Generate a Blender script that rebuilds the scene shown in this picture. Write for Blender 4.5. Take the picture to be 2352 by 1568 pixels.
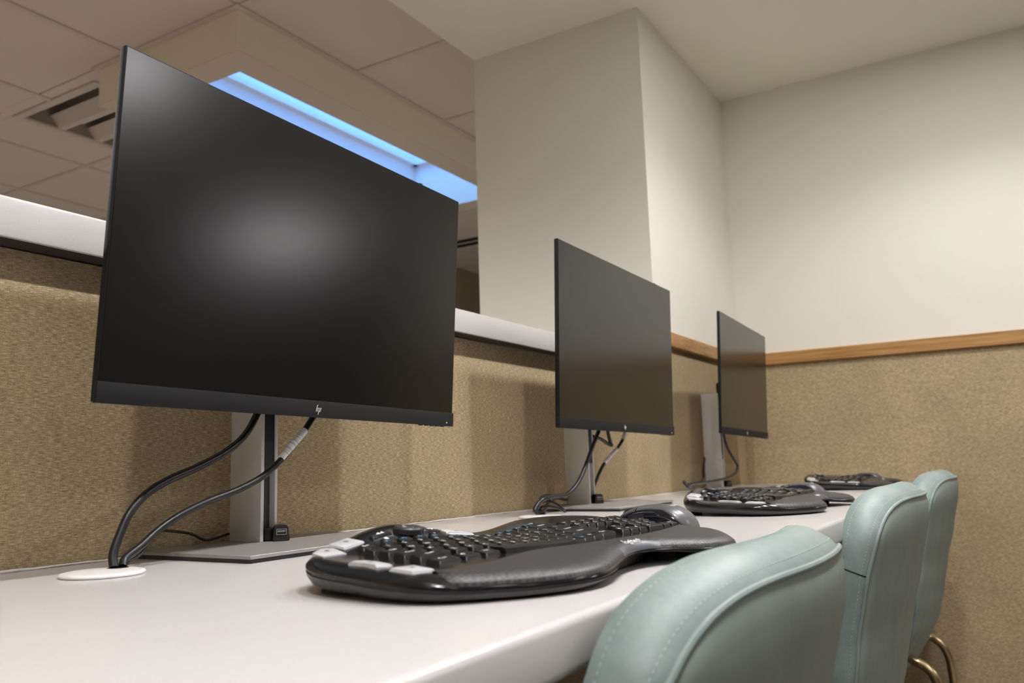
import bpy, bmesh, math, random
from mathutils import Vector, Matrix, Euler
random.seed(7)
C = bpy.context.scene.collection
for o in list(bpy.data.objects): bpy.data.objects.remove(o)
D = 0.74                       # desk height; measured coordinates below are relative to the desk top
PI = math.pi

# ------------------------------------------------------------------ camera
CAM = Vector((-0.79777, -0.77432, D + 0.09489))
RIGHT = Vector((0.51806838, -0.85479721, -0.03044483))
DOWN = Vector((0.1100545, 0.10191441, -0.98868673))
FWD = Vector((0.84822942, 0.50885675, 0.14687292))
FPX = 1936.58
cam = bpy.data.objects.new('camera', bpy.data.cameras.new('camera'))
C.objects.link(cam)
m = Matrix((RIGHT, -DOWN, -FWD)).transposed().to_4x4(); m.translation = CAM
cam.matrix_world = m
cam.data.sensor_width = 36; cam.data.lens = FPX / 2352 * 36
cam.data.clip_start = 0.02
cam.data.dof.use_dof = True; cam.data.dof.focus_distance = 1.08; cam.data.dof.aperture_fstop = 7.5
bpy.context.scene.camera = cam

# ------------------------------------------------------------------ world + lights + exposure
w = bpy.data.worlds.new('dusk_sky'); bpy.context.scene.world = w; w.use_nodes = True
w.node_tree.nodes['Background'].inputs[0].default_value = (0.12, 0.375, 1.0, 1)
w.node_tree.nodes['Background'].inputs[1].default_value = 11.0
vs = bpy.context.scene.view_settings
vs.view_transform = 'Standard'; vs.look = 'None'; vs.exposure = 0.47; vs.gamma = 1.0; vs.use_curve_mapping = False
bpy.context.scene.cycles.max_bounces = 10
bpy.context.scene.cycles.diffuse_bounces = 6
bpy.context.scene.cycles.sample_clamp_indirect = 4

ZC = D + 1.567                 # plaster ceiling over the desk nook
ZT = D + 1.70                  # tile ceiling of the room behind
def spot(x, y, z, power, col=(1, 0.985, 0.985), size=142, blend=0.45, r=0.03):
    l = bpy.data.lights.new('downlight_and_fill', 'SPOT'); l.energy = power; l.color = col
    l.spot_size = math.radians(size); l.spot_blend = blend; l.shadow_soft_size = r
    o = bpy.data.objects.new('downlight_and_fill', l); C.objects.link(o); o.location = (x, y, z)
    return o
NOOK = [(-1.01, -0.80), (-0.14, -0.80), (0.73, -0.80), (1.60, -0.80)]
for x, y in NOOK: spot(x, y, ZC - 0.012, 22)
ROOM = [(1.24, -2.42), (4.10, -4.40), (-0.9, -2.6)]  # the last one is an added fill lamp, not mirrored in the screens
FILL = [(-0.9, -2.6), (-2.6, -2.6), (-0.9, -4.4), (1.5, -4.4), (-2.6, -1.0)]
for x, y in FILL: spot(x, y, ZC - 0.034, 10, col=(1, 0.98, 0.96), size=165, blend=0.4, r=0.12)  # added spots without fixtures, raise the ambient light in the nook
BACK_FILL = [(-0.6, 2.4), (0.2, 3.6), (2.3, 2.75), (-2.2, 2.6)]
for x, y in BACK_FILL: spot(x, y, ZT - 0.012, 165, col=(1, 0.97, 0.93), size=160, blend=0.4, r=0.06)  # unseen spots added so the tile ceiling catches bounced light

# ------------------------------------------------------------------ materials
def mat(name, col, rough=0.5, metal=0.0, spec=0.5, **k):
    mt = bpy.data.materials.new(name); mt.use_nodes = True
    b = mt.node_tree.nodes['Principled BSDF']
    b.inputs['Base Color'].default_value = (*col, 1); b.inputs['Roughness'].default_value = rough
    b.inputs['Metallic'].default_value = metal; b.inputs['Specular IOR Level'].default_value = spec
    for a, v in k.items(): b.inputs[a.replace('_', ' ')].default_value = v
    return mt
def nodes(mt): return mt.node_tree.nodes, mt.node_tree.links, mt.node_tree.nodes['Principled BSDF']
def noise_layer(mt, scale, detail=2, rough=0.5, coord='Object'):
    n, l, b = nodes(mt)
    tc = n.new('ShaderNodeTexCoord'); mp = n.new('ShaderNodeMapping'); tx = n.new('ShaderNodeTexNoise')
    mp.inputs['Scale'].default_value = scale if hasattr(scale, '__len__') else (scale,) * 3
    tx.inputs['Scale'].default_value = 1; tx.inputs['Detail'].default_value = detail; tx.inputs['Roughness'].default_value = rough
    l.new(tc.outputs[coord], mp.inputs['Vector']); l.new(mp.outputs[0], tx.inputs['Vector'])
    return tx.outputs['Fac']
def ramp(mt, fac, stops, interp='LINEAR'):
    n, l, b = nodes(mt); r = n.new('ShaderNodeValToRGB'); e = r.color_ramp.elements; r.color_ramp.interpolation = interp
    while len(e) < len(stops): e.new(0.5)
    for i, (p, c) in enumerate(stops): e[i].position = p; e[i].color = (*c, 1) if len(c) == 3 else c
    l.new(fac, r.inputs[0]); return r.outputs[0]
def mixc(mt, a, b_, fac, mode='MIX'):
    n, l, b = nodes(mt); x = n.new('ShaderNodeMix'); x.data_type = 'RGBA'; x.blend_type = mode
    if hasattr(fac, 'links'): l.new(fac, x.inputs[0])
    else: x.inputs[0].default_value = fac
    for s, v in ((6, a), (7, b_)):
        if hasattr(v, 'links'): l.new(v, x.inputs[s])
        else: x.inputs[s].default_value = (*v, 1)
    return x.outputs[2]
def setcol(mt, c): n, l, b = nodes(mt); l.new(c, b.inputs['Base Color'])
def bump(mt, fac, strength=0.2, dist=0.001):
    n, l, b = nodes(mt); u = n.new('ShaderNodeBump'); u.inputs['Strength'].default_value = strength; u.inputs['Distance'].default_value = dist
    l.new(fac, u.inputs['Height']); l.new(u.outputs[0], b.inputs['Normal'])

def fabric_mat(name, sc_h, sc_v):
    mt = mat(name, (0.4, 0.3, 0.18), 0.95, spec=0.1)
    h = noise_layer(mt, sc_h, 1); v = noise_layer(mt, sc_v, 1); f = noise_layer(mt, (900, 900, 900), 0)
    big = noise_layer(mt, 6, 3)
    a = ramp(mt, h, [(0.34, (0.262, 0.189, 0.105)), (0.5, (0.430, 0.330, 0.194)), (0.66, (0.665, 0.547, 0.353))])
    b = ramp(mt, v, [(0.34, (0.280, 0.204, 0.114)), (0.5, (0.430, 0.330, 0.194)), (0.68, (0.590, 0.473, 0.297))])
    c = mixc(mt, a, b, ramp(mt, f, [(0.46, (0, 0, 0)), (0.66, (0.8, 0.8, 0.8))]))
    c = mixc(mt, c, ramp(mt, big, [(0.3, (0.92, 0.92, 0.92)), (0.7, (1.05, 1.04, 1.03))]), 1.0, 'MULTIPLY')
    setcol(mt, c); bump(mt, h, 0.5, 0.0008)
    return mt
M = {}
M['fabric_x'] = fabric_mat('woven_wallcovering', (110, 110, 1300), (1300, 1300, 160))
M['paint'] = mat('cream_wall_paint', (0.84, 0.82, 0.73), 0.7, spec=0.2)
bump(M['paint'], noise_layer(M['paint'], 260, 3), 0.06, 0.001)
M['ceiling'] = mat('ceiling_paint', (0.86, 0.84, 0.74), 0.85, spec=0.1)
M['tile'] = mat('ceiling_tile_board', (0.70, 0.64, 0.60), 0.95, spec=0.05)
t_ = noise_layer(M['tile'], 420, 3); setcol(M['tile'], ramp(M['tile'], t_, [(0.3, (0.62, 0.565, 0.525)), (0.62, (0.72, 0.66, 0.62))])); bump(M['tile'], t_, 0.2, 0.001)
M['bar'] = mat('grid_bar_enamel', (0.62, 0.56, 0.51), 0.5)
M['solid'] = mat('white_solid_surface', (0.645, 0.62, 0.605), 0.22, spec=0.4)
s_ = noise_layer(M['solid'], 500, 1); s2_ = noise_layer(M['solid'], 3.0, 4)
setcol(M['solid'], mixc(M['solid'], ramp(M['solid'], s_, [(0.22, (0.47, 0.45, 0.435)), (0.30, (0.645, 0.62, 0.605)), (0.8, (0.665, 0.64, 0.625))]),
       ramp(M['solid'], s2_, [(0.3, (0.96, 0.955, 0.95)), (0.7, (1, 1, 1))]), 1.0, 'MULTIPLY'))
M['wood'] = mat('maple_trim', (0.40, 0.21, 0.075), 0.38)
g_ = noise_layer(M['wood'], (14, 3.5, 90), 4, 0.6)
setcol(M['wood'], ramp(M['wood'], g_, [(0.3, (0.30, 0.135, 0.035)), (0.5, (0.44, 0.225, 0.075)), (0.72, (0.56, 0.32, 0.13))]))
M['carpet'] = mat('carpet', (0.32, 0.27, 0.23), 1, spec=0)
c_ = noise_layer(M['carpet'], 300, 3); setcol(M['carpet'], ramp(M['carpet'], c_, [(0.3, (0.15, 0.125, 0.105)), (0.7, (0.27, 0.23, 0.20))]))
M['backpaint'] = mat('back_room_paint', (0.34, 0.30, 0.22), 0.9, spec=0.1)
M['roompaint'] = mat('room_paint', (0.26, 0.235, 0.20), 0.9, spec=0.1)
M['screen'] = mat('matte_screen', (0.004, 0.004, 0.0037), 0.215, spec=0.62)
M['bezel'] = mat('monitor_black_plastic', (0.007, 0.007, 0.0075), 0.7, spec=0.25)
M['chin'] = mat('monitor_chin_plastic', (0.009, 0.009, 0.0095), 0.7, spec=0.3)
M['alu'] = mat('brushed_aluminium', (0.76, 0.745, 0.72), 0.42, metal=0.3)
a_ = noise_layer(M['alu'], (900, 900, 12), 2); bump(M['alu'], a_, 0.03, 0.0005)
M['blackplastic'] = mat('black_plastic', (0.012, 0.012, 0.013), 0.4)
M['gloss'] = mat('glossy_black', (0.010, 0.010, 0.011), 0.16)
M['kbbase'] = mat('keyboard_base_plastic', (0.035, 0.0335, 0.035), 0.36)
M['key'] = mat('key_plastic', (0.011, 0.0105, 0.0105), 0.36, spec=0.4)
M['palm'] = mat('palm_rest_rubber', (0.04, 0.04, 0.04), 0.45)
n, l, b = nodes(M['palm'])
tc = n.new('ShaderNodeTexCoord'); mp = n.new('ShaderNodeMapping'); mp.inputs['Rotation'].default_value = (0, 0, PI / 4)
vo = n.new('ShaderNodeTexChecker'); vo.inputs['Scale'].default_value = 330
l.new(tc.outputs['Object'], mp.inputs[0]); l.new(mp.outputs[0], vo.inputs['Vector'])
setcol(M['palm'], mixc(M['palm'], (0.017, 0.016, 0.0165), (0.055, 0.051, 0.053), vo.outputs['Fac'])); bump(M['palm'], vo.outputs['Fac'], 0.5, 0.0006)
M['plate'] = mat('emblem_plate', (0.040, 0.042, 0.056), 0.35)
M['whitebtn'] = mat('silver_white_button', (0.66, 0.66, 0.68), 0.28, metal=0.15)
M['print'] = mat('white_print', (0.88, 0.88, 0.87), 0.5)
M['blueprint'] = mat('blue_print', (0.16, 0.42, 0.72), 0.5)
M['greyprint'] = mat('dark_print', (0.10, 0.10, 0.12), 0.5)
M['mousetop'] = mat('mouse_grey_shell', (0.13, 0.13, 0.14), 0.34, metal=0.35)
M['mouseside'] = mat('mouse_side_gloss', (0.008, 0.008, 0.013), 0.12)
M['cable'] = mat('cable_rubber', (0.010, 0.010, 0.011), 0.33)
M['sleeve'] = mat('label_sleeve', (0.75, 0.74, 0.72), 0.45)
st = noise_layer(M['sleeve'], (0.01, 0.01, 640), 2, 0.9)
setcol(M['sleeve'], ramp(M['sleeve'], st, [(0.0, (0.03, 0.035, 0.04)), (0.40, (0.16, 0.18, 0.20)), (0.45, (0.94, 0.935, 0.92))], 'CONSTANT'))
M['white'] = mat('white_label', (0.95, 0.945, 0.93), 0.45)
M['grommet'] = mat('white_plastic_cap', (0.86, 0.83, 0.82), 0.35)
M['dark'] = mat('dark_hole', (0.01, 0.01, 0.01), 0.8)
M['vinyl'] = mat('mint_vinyl', (0.40, 0.52, 0.49), 0.46, spec=0.35)
v_ = noise_layer(M['vinyl'], 14, 5, 0.65); v2_ = noise_layer(M['vinyl'], 160, 3)
setcol(M['vinyl'], mixc(M['vinyl'], ramp(M['vinyl'], v_, [(0.32, (0.203, 0.267, 0.254)), (0.5, (0.249, 0.311, 0.296)), (0.7, (0.295, 0.354, 0.338))]),
       ramp(M['vinyl'], v2_, [(0.3, (0.94, 0.95, 0.95)), (0.7, (1.04, 1.03, 1.03))]), 1.0, 'MULTIPLY'))
bump(M['vinyl'], v2_, 0.08, 0.0006)
M['vinylback'] = mat('mint_vinyl_back', (0.36, 0.45, 0.39), 0.6, spec=0.25)
b_ = noise_layer(M['vinylback'], (30, 30, 5), 5, 0.65)
setcol(M['vinylback'], ramp(M['vinylback'], b_, [(0.3, (0.235, 0.285, 0.250)), (0.7, (0.285, 0.340, 0.300))]))
M['thread'] = mat('pale_thread', (0.50, 0.58, 0.55), 0.6)
M['brass'] = mat('satin_brass', (0.62, 0.50, 0.30), 0.28, metal=1)
M['lamp'] = mat('lamp_lens', (1, 1, 1), 0.4)
M['lamp'].node_tree.nodes['Principled BSDF'].inputs['Emission Color'].default_value = (1, 0.985, 0.985, 1)
M['lamp'].node_tree.nodes['Principled BSDF'].inputs['Emission Strength'].default_value = 285
M['roomlamp'] = mat('room_lamp_lens', (1, 1, 1), 0.4)
M['roomlamp'].node_tree.nodes['Principled BSDF'].inputs['Emission Color'].default_value = (1, 0.95, 0.97, 1)
M['roomlamp'].node_tree.nodes['Principled BSDF'].inputs['Emission Strength'].default_value = 23
M['led'] = mat('led', (1, 0.8, 0.5), 0.4)
M['led'].node_tree.nodes['Principled BSDF'].inputs['Emission Color'].default_value = (1, 0.75, 0.4, 1)
M['led'].node_tree.nodes['Principled BSDF'].inputs['Emission Strength'].default_value = 2
M['usbmetal'] = mat('plated_metal', (0.75, 0.72, 0.66), 0.25, metal=1)
M['wellpaint'] = mat('skylight_well_paint', (0.86, 0.86, 0.86), 0.9, spec=0.1)
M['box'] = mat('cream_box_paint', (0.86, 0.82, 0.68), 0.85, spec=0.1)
M['aludark'] = mat('satin_base_plate', (0.40, 0.385, 0.38), 0.45, metal=0.55)
M['channel'] = mat('channel_plastic', (0.05, 0.05, 0.047), 0.5)
M['darkstrip'] = mat('dark_brown_strip', (0.035, 0.027, 0.017), 0.9)
M['troffer'] = mat('troffer_inside', (0.30, 0.27, 0.24), 0.5)
M['boxshade'] = mat('shaded_box_paint', (0.62, 0.55, 0.46), 0.9, spec=0.1)  # box paint made darker: the shade underneath is put into the colour
M['glass'] = bpy.data.materials.new('skylight_glass'); M['glass'].use_nodes = True
n = M['glass'].node_tree.nodes; l = M['glass'].node_tree.links; n.clear()
o_ = n.new('ShaderNodeOutputMaterial'); mx = n.new('ShaderNodeMixShader'); tr = n.new('ShaderNodeBsdfTransparent'); gl = n.new('ShaderNodeBsdfGlossy')
mx.inputs[0].default_value = 0.06; gl.inputs['Roughness'].default_value = 0.02
l.new(tr.outputs[0], mx.inputs[1]); l.new(gl.outputs[0], mx.inputs[2]); l.new(mx.outputs[0], o_.inputs[0])

# ------------------------------------------------------------------ mesh helpers
def V(*a): return Vector(a)
def add_box(bm, x0, x1, y0, y1, z0, z1, bev=0.0, seg=2):
    r = bmesh.ops.create_cube(bm, size=1)
    vs_ = r['verts']
    for v in vs_: v.co = V((x0 + x1) / 2 + v.co.x * (x1 - x0), (y0 + y1) / 2 + v.co.y * (y1 - y0), (z0 + z1) / 2 + v.co.z * (z1 - z0))
    if bev > 0:
        ed = list({e for v in vs_ for e in v.link_edges})
        bmesh.ops.bevel(bm, geom=ed, offset=bev, segments=seg, profile=0.5, affect='EDGES')
def box(x0, x1, y0, y1, z0, z1, bev=0.0, seg=2):
    bm = bmesh.new(); add_box(bm, x0, x1, y0, y1, z0, z1, bev, seg); return bm
def mesh_of(name, bm, mt, smooth=True, angle=40):
    me = bpy.data.meshes.new(name); bmesh.ops.recalc_face_normals(bm, faces=bm.faces); bm.to_mesh(me); bm.free()
    if mt: me.materials.append(M[mt] if isinstance(mt, str) else mt)
    if smooth:
        me.shade_smooth()
        try: me.set_sharp_from_angle(angle=math.radians(angle))
        except Exception: pass
    return me
def obj(name, bm, mt, parent=None, loc=None, rot=None, smooth=True, angle=40):
    me = bm if isinstance(bm, bpy.types.Mesh) else mesh_of(name, bm, mt, smooth, angle)
    o = bpy.data.objects.new(name, me); C.objects.link(o)
    if parent: o.parent = parent
    if loc is not None: o.location = loc
    if rot is not None: o.rotation_euler = rot
    return o
def tag(o, label, cat, group=None):
    o['label'] = label; o['category'] = cat
    if group: o['group'] = group
    return o
def thing(name, label, cat, loc=(0, 0, 0), rotz=0, group=None):
    o = bpy.data.objects.new(name, None); C.objects.link(o); o.empty_display_size = 0.1
    o.location = loc; o.rotation_euler = (0, 0, rotz)
    return tag(o, label, cat, group)
def struct(name, bm, mt, parent=None, smooth=False):
    o = obj(name, bm, mt, parent, smooth=smooth)
    if not parent: o['kind'] = 'structure'
    return o
def dup(root, loc, rotz, label):
    r = root.copy(); C.objects.link(r); r.location = loc; r.rotation_euler = (0, 0, rotz); r['label'] = label
    for ch in list(root.children):
        c = ch.copy(); C.objects.link(c); c.parent = r
        for g in ch.children:
            d = g.copy(); C.objects.link(d); d.parent = c
    return r
def spline(pts, sub=8):
    P = [Vector(p) for p in pts]; out = []
    for i in range(len(P) - 1):
        p0 = P[max(i - 1, 0)]; p1 = P[i]; p2 = P[i + 1]; p3 = P[min(i + 2, len(P) - 1)]
        for k in range(sub):
            t = k / sub
            out.append(0.5 * ((2 * p1) + (p2 - p0) * t + (2 * p0 - 5 * p1 + 4 * p2 - p3) * t * t + (3 * p1 - p0 - 3 * p2 + p3) * t ** 3))
    out.append(P[-1]); return out
def tube(bm, pts, r, n=10, cap=True):
    P = [Vector(p) for p in pts]; rings = []; up = V(0, 0, 1); prev = None
    for i, p in enumerate(P):
        d = (P[min(i + 1, len(P) - 1)] - P[max(i - 1, 0)]).normalized()
        if prev is None:
            a = d.cross(up if abs(d.z) < 0.95 else V(1, 0, 0)).normalized()
        else:
            a = (prev - d * prev.dot(d)).normalized()
        prev = a; b = d.cross(a)
        rr = r(i / (len(P) - 1)) if callable(r) else r
        rings.append([bm.verts.new(p + (a * math.cos(2 * PI * k / n) + b * math.sin(2 * PI * k / n)) * rr) for k in range(n)])
    for A, B in zip(rings, rings[1:]):
        for k in range(n): bm.faces.new((A[k], A[(k + 1) % n], B[(k + 1) % n], B[k]))
    if cap: bm.faces.new(rings[0][::-1]); bm.faces.new(rings[-1])
    return bm
def lathe(bm, prof, n=48, cx=0, cy=0, ring=False):
    rings = [[bm.verts.new((cx + r * math.cos(2 * PI * k / n), cy + r * math.sin(2 * PI * k / n), z)) for k in range(n)] for r, z in prof]
    for A, B in zip(rings, rings[1:]):
        for k in range(n): bm.faces.new((A[k], A[(k + 1) % n], B[(k + 1) % n], B[k]))
    if ring:
        A, B = rings[-1], rings[0]
        for k in range(n): bm.faces.new((A[k], A[(k + 1) % n], B[(k + 1) % n], B[k]))
    else: bm.faces.new(rings[0][::-1]); bm.faces.new(rings[-1])
    return bm
def prism(bm, poly, z0, z1):
    a = [bm.verts.new((x, y, z0)) for x, y in poly]; b = [bm.verts.new((x, y, z1)) for x, y in poly]
    bm.faces.new(a[::-1]); bm.faces.new(b)
    for i in range(len(a)): bm.faces.new((a[i], a[(i + 1) % len(a)], b[(i + 1) % len(a)], b[i]))
    return bm
def text_mesh(s, size, mt, extrude=0.00008):
    cu = bpy.data.curves.new('glyph', 'FONT'); cu.body = s; cu.size = size; cu.align_x = 'CENTER'; cu.align_y = 'CENTER'
    cu.extrude = extrude; cu.resolution_u = 2
    to = bpy.data.objects.new('glyph', cu); C.objects.link(to)
    me = bpy.data.meshes.new_from_object(to); bpy.data.objects.remove(to); bpy.data.curves.remove(cu)
    me.materials.clear(); me.materials.append(M[mt]); return me
def ray_y(px, py, y):          # a measured point on the plane y = const
    d = RIGHT * ((px - 1176) / FPX) + DOWN * ((py - 784) / FPX) + FWD
    return CAM + d * ((y - CAM.y) / d.y)

# ------------------------------------------------------------------ room shell
YP = 0.167                     # face of the partition and left wall
XF = 2.515                     # face of the far wall
XC, YE = 1.63, 0.808           # free end of the full-height wall, its rear face
struct('floor', box(-4.2, 7.2, -6.3, 5.3, -0.1, 0.0), 'carpet')
struct('ceiling', box(-4.2, 7.2, -6.3, YE, ZC, ZC + 0.30), 'ceiling')
struct('wall_low_partition', box(-4.2, XC, YP - 0.003, YP + 0.12, 0, D + 0.35), 'fabric_x')
lw = struct('wall_left', box(XC, 7.2, YP, YE, 0, ZC), 'paint')
struct('wall_far', box(XF, XF + 0.12, -1.75, YP, 0, ZC), 'paint')
o = struct('fabric_panel', box(XC, XF, YP - 0.003, YP, 0, D + 0.47), 'fabric_x', lw)
o.name = 'wallcovering'
wf = bpy.data.objects['wall_far']
o = struct('wallcovering', box(XF - 0.003, XF, -1.75, YP - 0.003, 0, D + 0.47), 'fabric_x', wf)
struct('trim_1', box(XC, XF - 0.02, YP - 0.02, YP, D + 0.455, D + 0.5005, 0.0015, 1), 'wood')
struct('trim_2', box(XF - 0.02, XF, -1.75, YP, D + 0.455, D + 0.5005, 0.0015, 1), 'wood')
# other walls of the open room
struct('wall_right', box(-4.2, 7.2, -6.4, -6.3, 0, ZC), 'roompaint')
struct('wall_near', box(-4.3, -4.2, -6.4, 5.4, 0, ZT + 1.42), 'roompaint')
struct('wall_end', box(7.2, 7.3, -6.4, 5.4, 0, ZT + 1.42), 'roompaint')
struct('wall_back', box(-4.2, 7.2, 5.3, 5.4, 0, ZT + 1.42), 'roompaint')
struct('wall_sky_block', box(-4.2, 7.2, YE - 0.12, YE - 0.02, ZC + 0.30, ZT + 1.42), 'roompaint')  # unseen wall added above the ceiling to block the sky
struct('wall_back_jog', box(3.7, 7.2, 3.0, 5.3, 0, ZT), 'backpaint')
# white cap on the low partition
cap = obj('partition_cap', box(-4.15, XC, 0.132, YP + 0.19, D + 0.3535, D + 0.399, 0.003, 2), 'solid')
obj('underside', box(-4.1, XC - 0.002, 0.136, YP - 0.004, D + 0.3525, D + 0.3536), 'darkstrip', cap, smooth=False)  # thin dark brown strip along the bottom of the cap
tag(cap, 'long white solid-surface cap along the top of the low fabric partition', 'ledge')
# desk
DY0 = -0.518
bm = bmesh.new()
add_box(bm, -4.1, XF - 0.006, DY0, YP - 0.0065, D - 0.036, D)
es = [e for e in bm.edges if all(abs(v.co.y - DY0) < 1e-5 for v in e.verts) and abs(e.verts[0].co.z - e.verts[1].co.z) < 1e-5]
bmesh.ops.bevel(bm, geom=es, offset=0.006, segments=4, profile=0.5, affect='EDGES')
desk = obj('desk', bm, 'solid')
tag(desk, 'long white solid-surface counter desk running along the fabric partition', 'desk')
for x in (-3.2, -0.55, 1.35):
    obj('support_panel', box(x - 0.02, x + 0.02, -0.10, YP - 0.006, 0.0, D - 0.036), 'bezel', desk)
# silicone bead at the back of the desk
bm = bmesh.new(); pts = [(-4.0 + i * 0.0202, YP - 0.0075, D + 0.001 + 0.001 * random.random()) for i in range(320)]
tube(bm, pts, lambda t: 0.0015 + 0.0005 * math.sin(t * 190) * math.sin(t * 67), 6)
obj('caulk_bead', bm, 'grommet', desk)

# ------------------------------------------------------------------ tile ceiling of the room behind
BX0, BX1, BY0, BY1 = 1.065, 3.05, 1.41, 2.20
OX0, OX1, OY0, OY1 = 1.18, 2.93, 1.53, 2.08
gx = [1.06 + 0.6 * k for k in range(-9, 11)]
gy = [1.405 + 0.61 * k for k in range(-1, 7)]
gxx = [-4.2] + [x for x in gx if -4.1 < x < 7.1] + [7.2]
gyy = [YE] + [y for y in gy if YE + 0.05 < y < 5.25] + [5.3]
FX0, FX1, FY0, FY1 = 1.115, 1.715, 2.316, 2.926
tgrid = bpy.data.objects.new('ceiling_tiles', None); C.objects.link(tgrid); tgrid['kind'] = 'structure'
tile_me = {}
def tile(x0, x1, y0, y1):
    k = (round(x1 - x0, 3), round(y1 - y0, 3))
    if k[0] < 0.02 or k[1] < 0.02: return
    if k not in tile_me: tile_me[k] = mesh_of('ceiling_tile', box(-k[0] / 2, k[0] / 2, -k[1] / 2, k[1] / 2, 0, 0.018, 0.003, 1), 'tile', False)
    obj('ceiling_tile', tile_me[k], None, tgrid, ((x0 + x1) / 2, (y0 + y1) / 2, ZT + random.uniform(0, 0.0008)))
def cut(r, h):                 # rectangle minus rectangle
    x0, x1, y0, y1 = r; a0, a1, b0, b1 = h
    if x1 <= a0 or x0 >= a1 or y1 <= b0 or y0 >= b1: return [r]
    out = []
    if x0 < a0: out.append((x0, a0, y0, y1))
    if x1 > a1: out.append((a1, x1, y0, y1))
    xa, xb = max(x0, a0), min(x1, a1)
    if y0 < b0: out.append((xa, xb, y0, b0))
    if y1 > b1: out.append((xa, xb, b1, y1))
    return out
for i in range(len(gxx) - 1):
    for j in range(len(gyy) - 1):
        rs = [(gxx[i], gxx[i + 1], gyy[j], gyy[j + 1])]
        for h in ((BX0 + 0.001, BX1 - 0.001, BY0 + 0.001, BY1 - 0.001), (FX0, FX1, FY0, FY1)):
            rs = [q for r in rs for q in cut(r, h)]
        for r in rs: tile(*r)
bm_bar = None
def bar(x0, x1, y0, y1, dz=0.0): obj('grid_bar', box(x0, x1, y0, y1, ZT - 0.006 - dz, ZT + 0.0015), 'bar', tgrid, smooth=False)
for x in gxx[1:-1]:
    if abs(x - 1.06) < 0.02: bar(x - 0.012, x + 0.012, YE, BY0 - 0.03); bar(x - 0.012, x + 0.012, FY1 + 0.002, 5.3)
    elif BX0 < x < BX1:
        bar(x - 0.012, x + 0.012, YE, BY0 - 0.026); bar(x - 0.012, x + 0.012, (FY1 + 0.002) if FX0 - 0.02 < x < FX1 + 0.02 else BY1, 5.3)
    else: bar(x - 0.012, x + 0.012, YE, 5.3)
for y in gyy[1:-1]:
    if abs(y - 1.405) < 0.02: bar(-4.2, BX0 - 0.03, y - 0.012, y + 0.012, 0.0006); bar(BX1 + 0.03, 7.2, y - 0.012, y + 0.012, 0.0006)
    elif BY0 < y < BY1: bar(-4.2, BX0 - 0.025, y - 0.012, y + 0.012, 0.0006); bar(BX1 + 0.025, 7.2, y - 0.012, y + 0.012, 0.0006)
    elif FY0 < y < FY1: bar(-4.2, FX0 - 0.002, y - 0.012, y + 0.012, 0.0006); bar(FX1 + 0.002, 7.2, y - 0.012, y + 0.012, 0.0006)
    else: bar(-4.2, 7.2, y - 0.012, y + 0.012, 0.0006)
bar(BX0 - 0.024, BX0 - 0.0002, BY0 - 0.0245, BY1 + 0.02, 0.0012); bar(BX1 + 0.0002, BX1 + 0.024, BY0, BY1, 0.0012); bar(BX0 - 0.0002, BX1 + 0.024, BY0 - 0.0245, BY0 - 0.0002, 0.0018)
# roof slab around the skylight well, so no sky gets in beside the tiles
roof = bpy.data.objects.new('ceiling_slab', None); C.objects.link(roof); roof['kind'] = 'structure'
for r in cut((-4.3, 7.3, YE - 0.12, 5.4), (OX0, OX1, OY0, OY1)):
    obj('slab_piece', box(r[0], r[1], r[2], r[3], ZT + 1.32, ZT + 1.40), 'tile', roof, smooth=False)
# skylight box hanging below the tiles
sky = thing('skylight_box', 'cream boxed skylight well with a bright blue opening in the tile ceiling', 'skylight', ((BX0 + BX1) / 2, (BY0 + BY1) / 2, D + 1.543))
def rel(o_, *a): return [v - q for v, q in zip(a, (o_.location.x, o_.location.x, o_.location.y, o_.location.y, o_.location.z, o_.location.z))]
ZB = D + 1.543
bm = bmesh.new()
for r in cut((BX0, BX1, BY0, BY1), (OX0, OX1, OY0, OY1)):
    add_box(bm, *rel(sky, r[0], r[1], r[2], r[3], ZB + 0.0015, ZT + 0.02))
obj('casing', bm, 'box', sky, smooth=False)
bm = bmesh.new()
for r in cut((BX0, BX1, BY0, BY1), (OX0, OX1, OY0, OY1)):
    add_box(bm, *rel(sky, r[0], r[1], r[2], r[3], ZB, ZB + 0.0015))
obj('underside', bm, 'boxshade', sky, smooth=False)
bm = bmesh.new()
T = 0.02
for r in ((OX0 - T, OX0, OY0 - T, OY1 + T), (OX1, OX1 + T, OY0 - T, OY1 + T), (OX0, OX1, OY0 - T, OY0), (OX0, OX1, OY1, OY1 + T)):
    add_box(bm, *rel(sky, *r, ZT + 0.02, ZT + 1.40))
obj('well_lining', bm, 'wellpaint', sky, smooth=False)
bm = bmesh.new()
for r in ((OX0, OX0 + 0.03, OY0, OY1), (OX1 - 0.03, OX1, OY0, OY1), (OX0, OX1, OY0, OY0 + 0.03), (OX0, OX1, OY1 - 0.03, OY1)):
    add_box(bm, *rel(sky, *r, D + 1.822, D + 1.845))
obj('inner_frame', bm, 'wellpaint', sky, smooth=False)
obj('pane', box(*rel(sky, OX0, OX1, OY0, OY1, ZT + 1.30, ZT + 1.306)), 'glass', sky, smooth=False)
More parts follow.
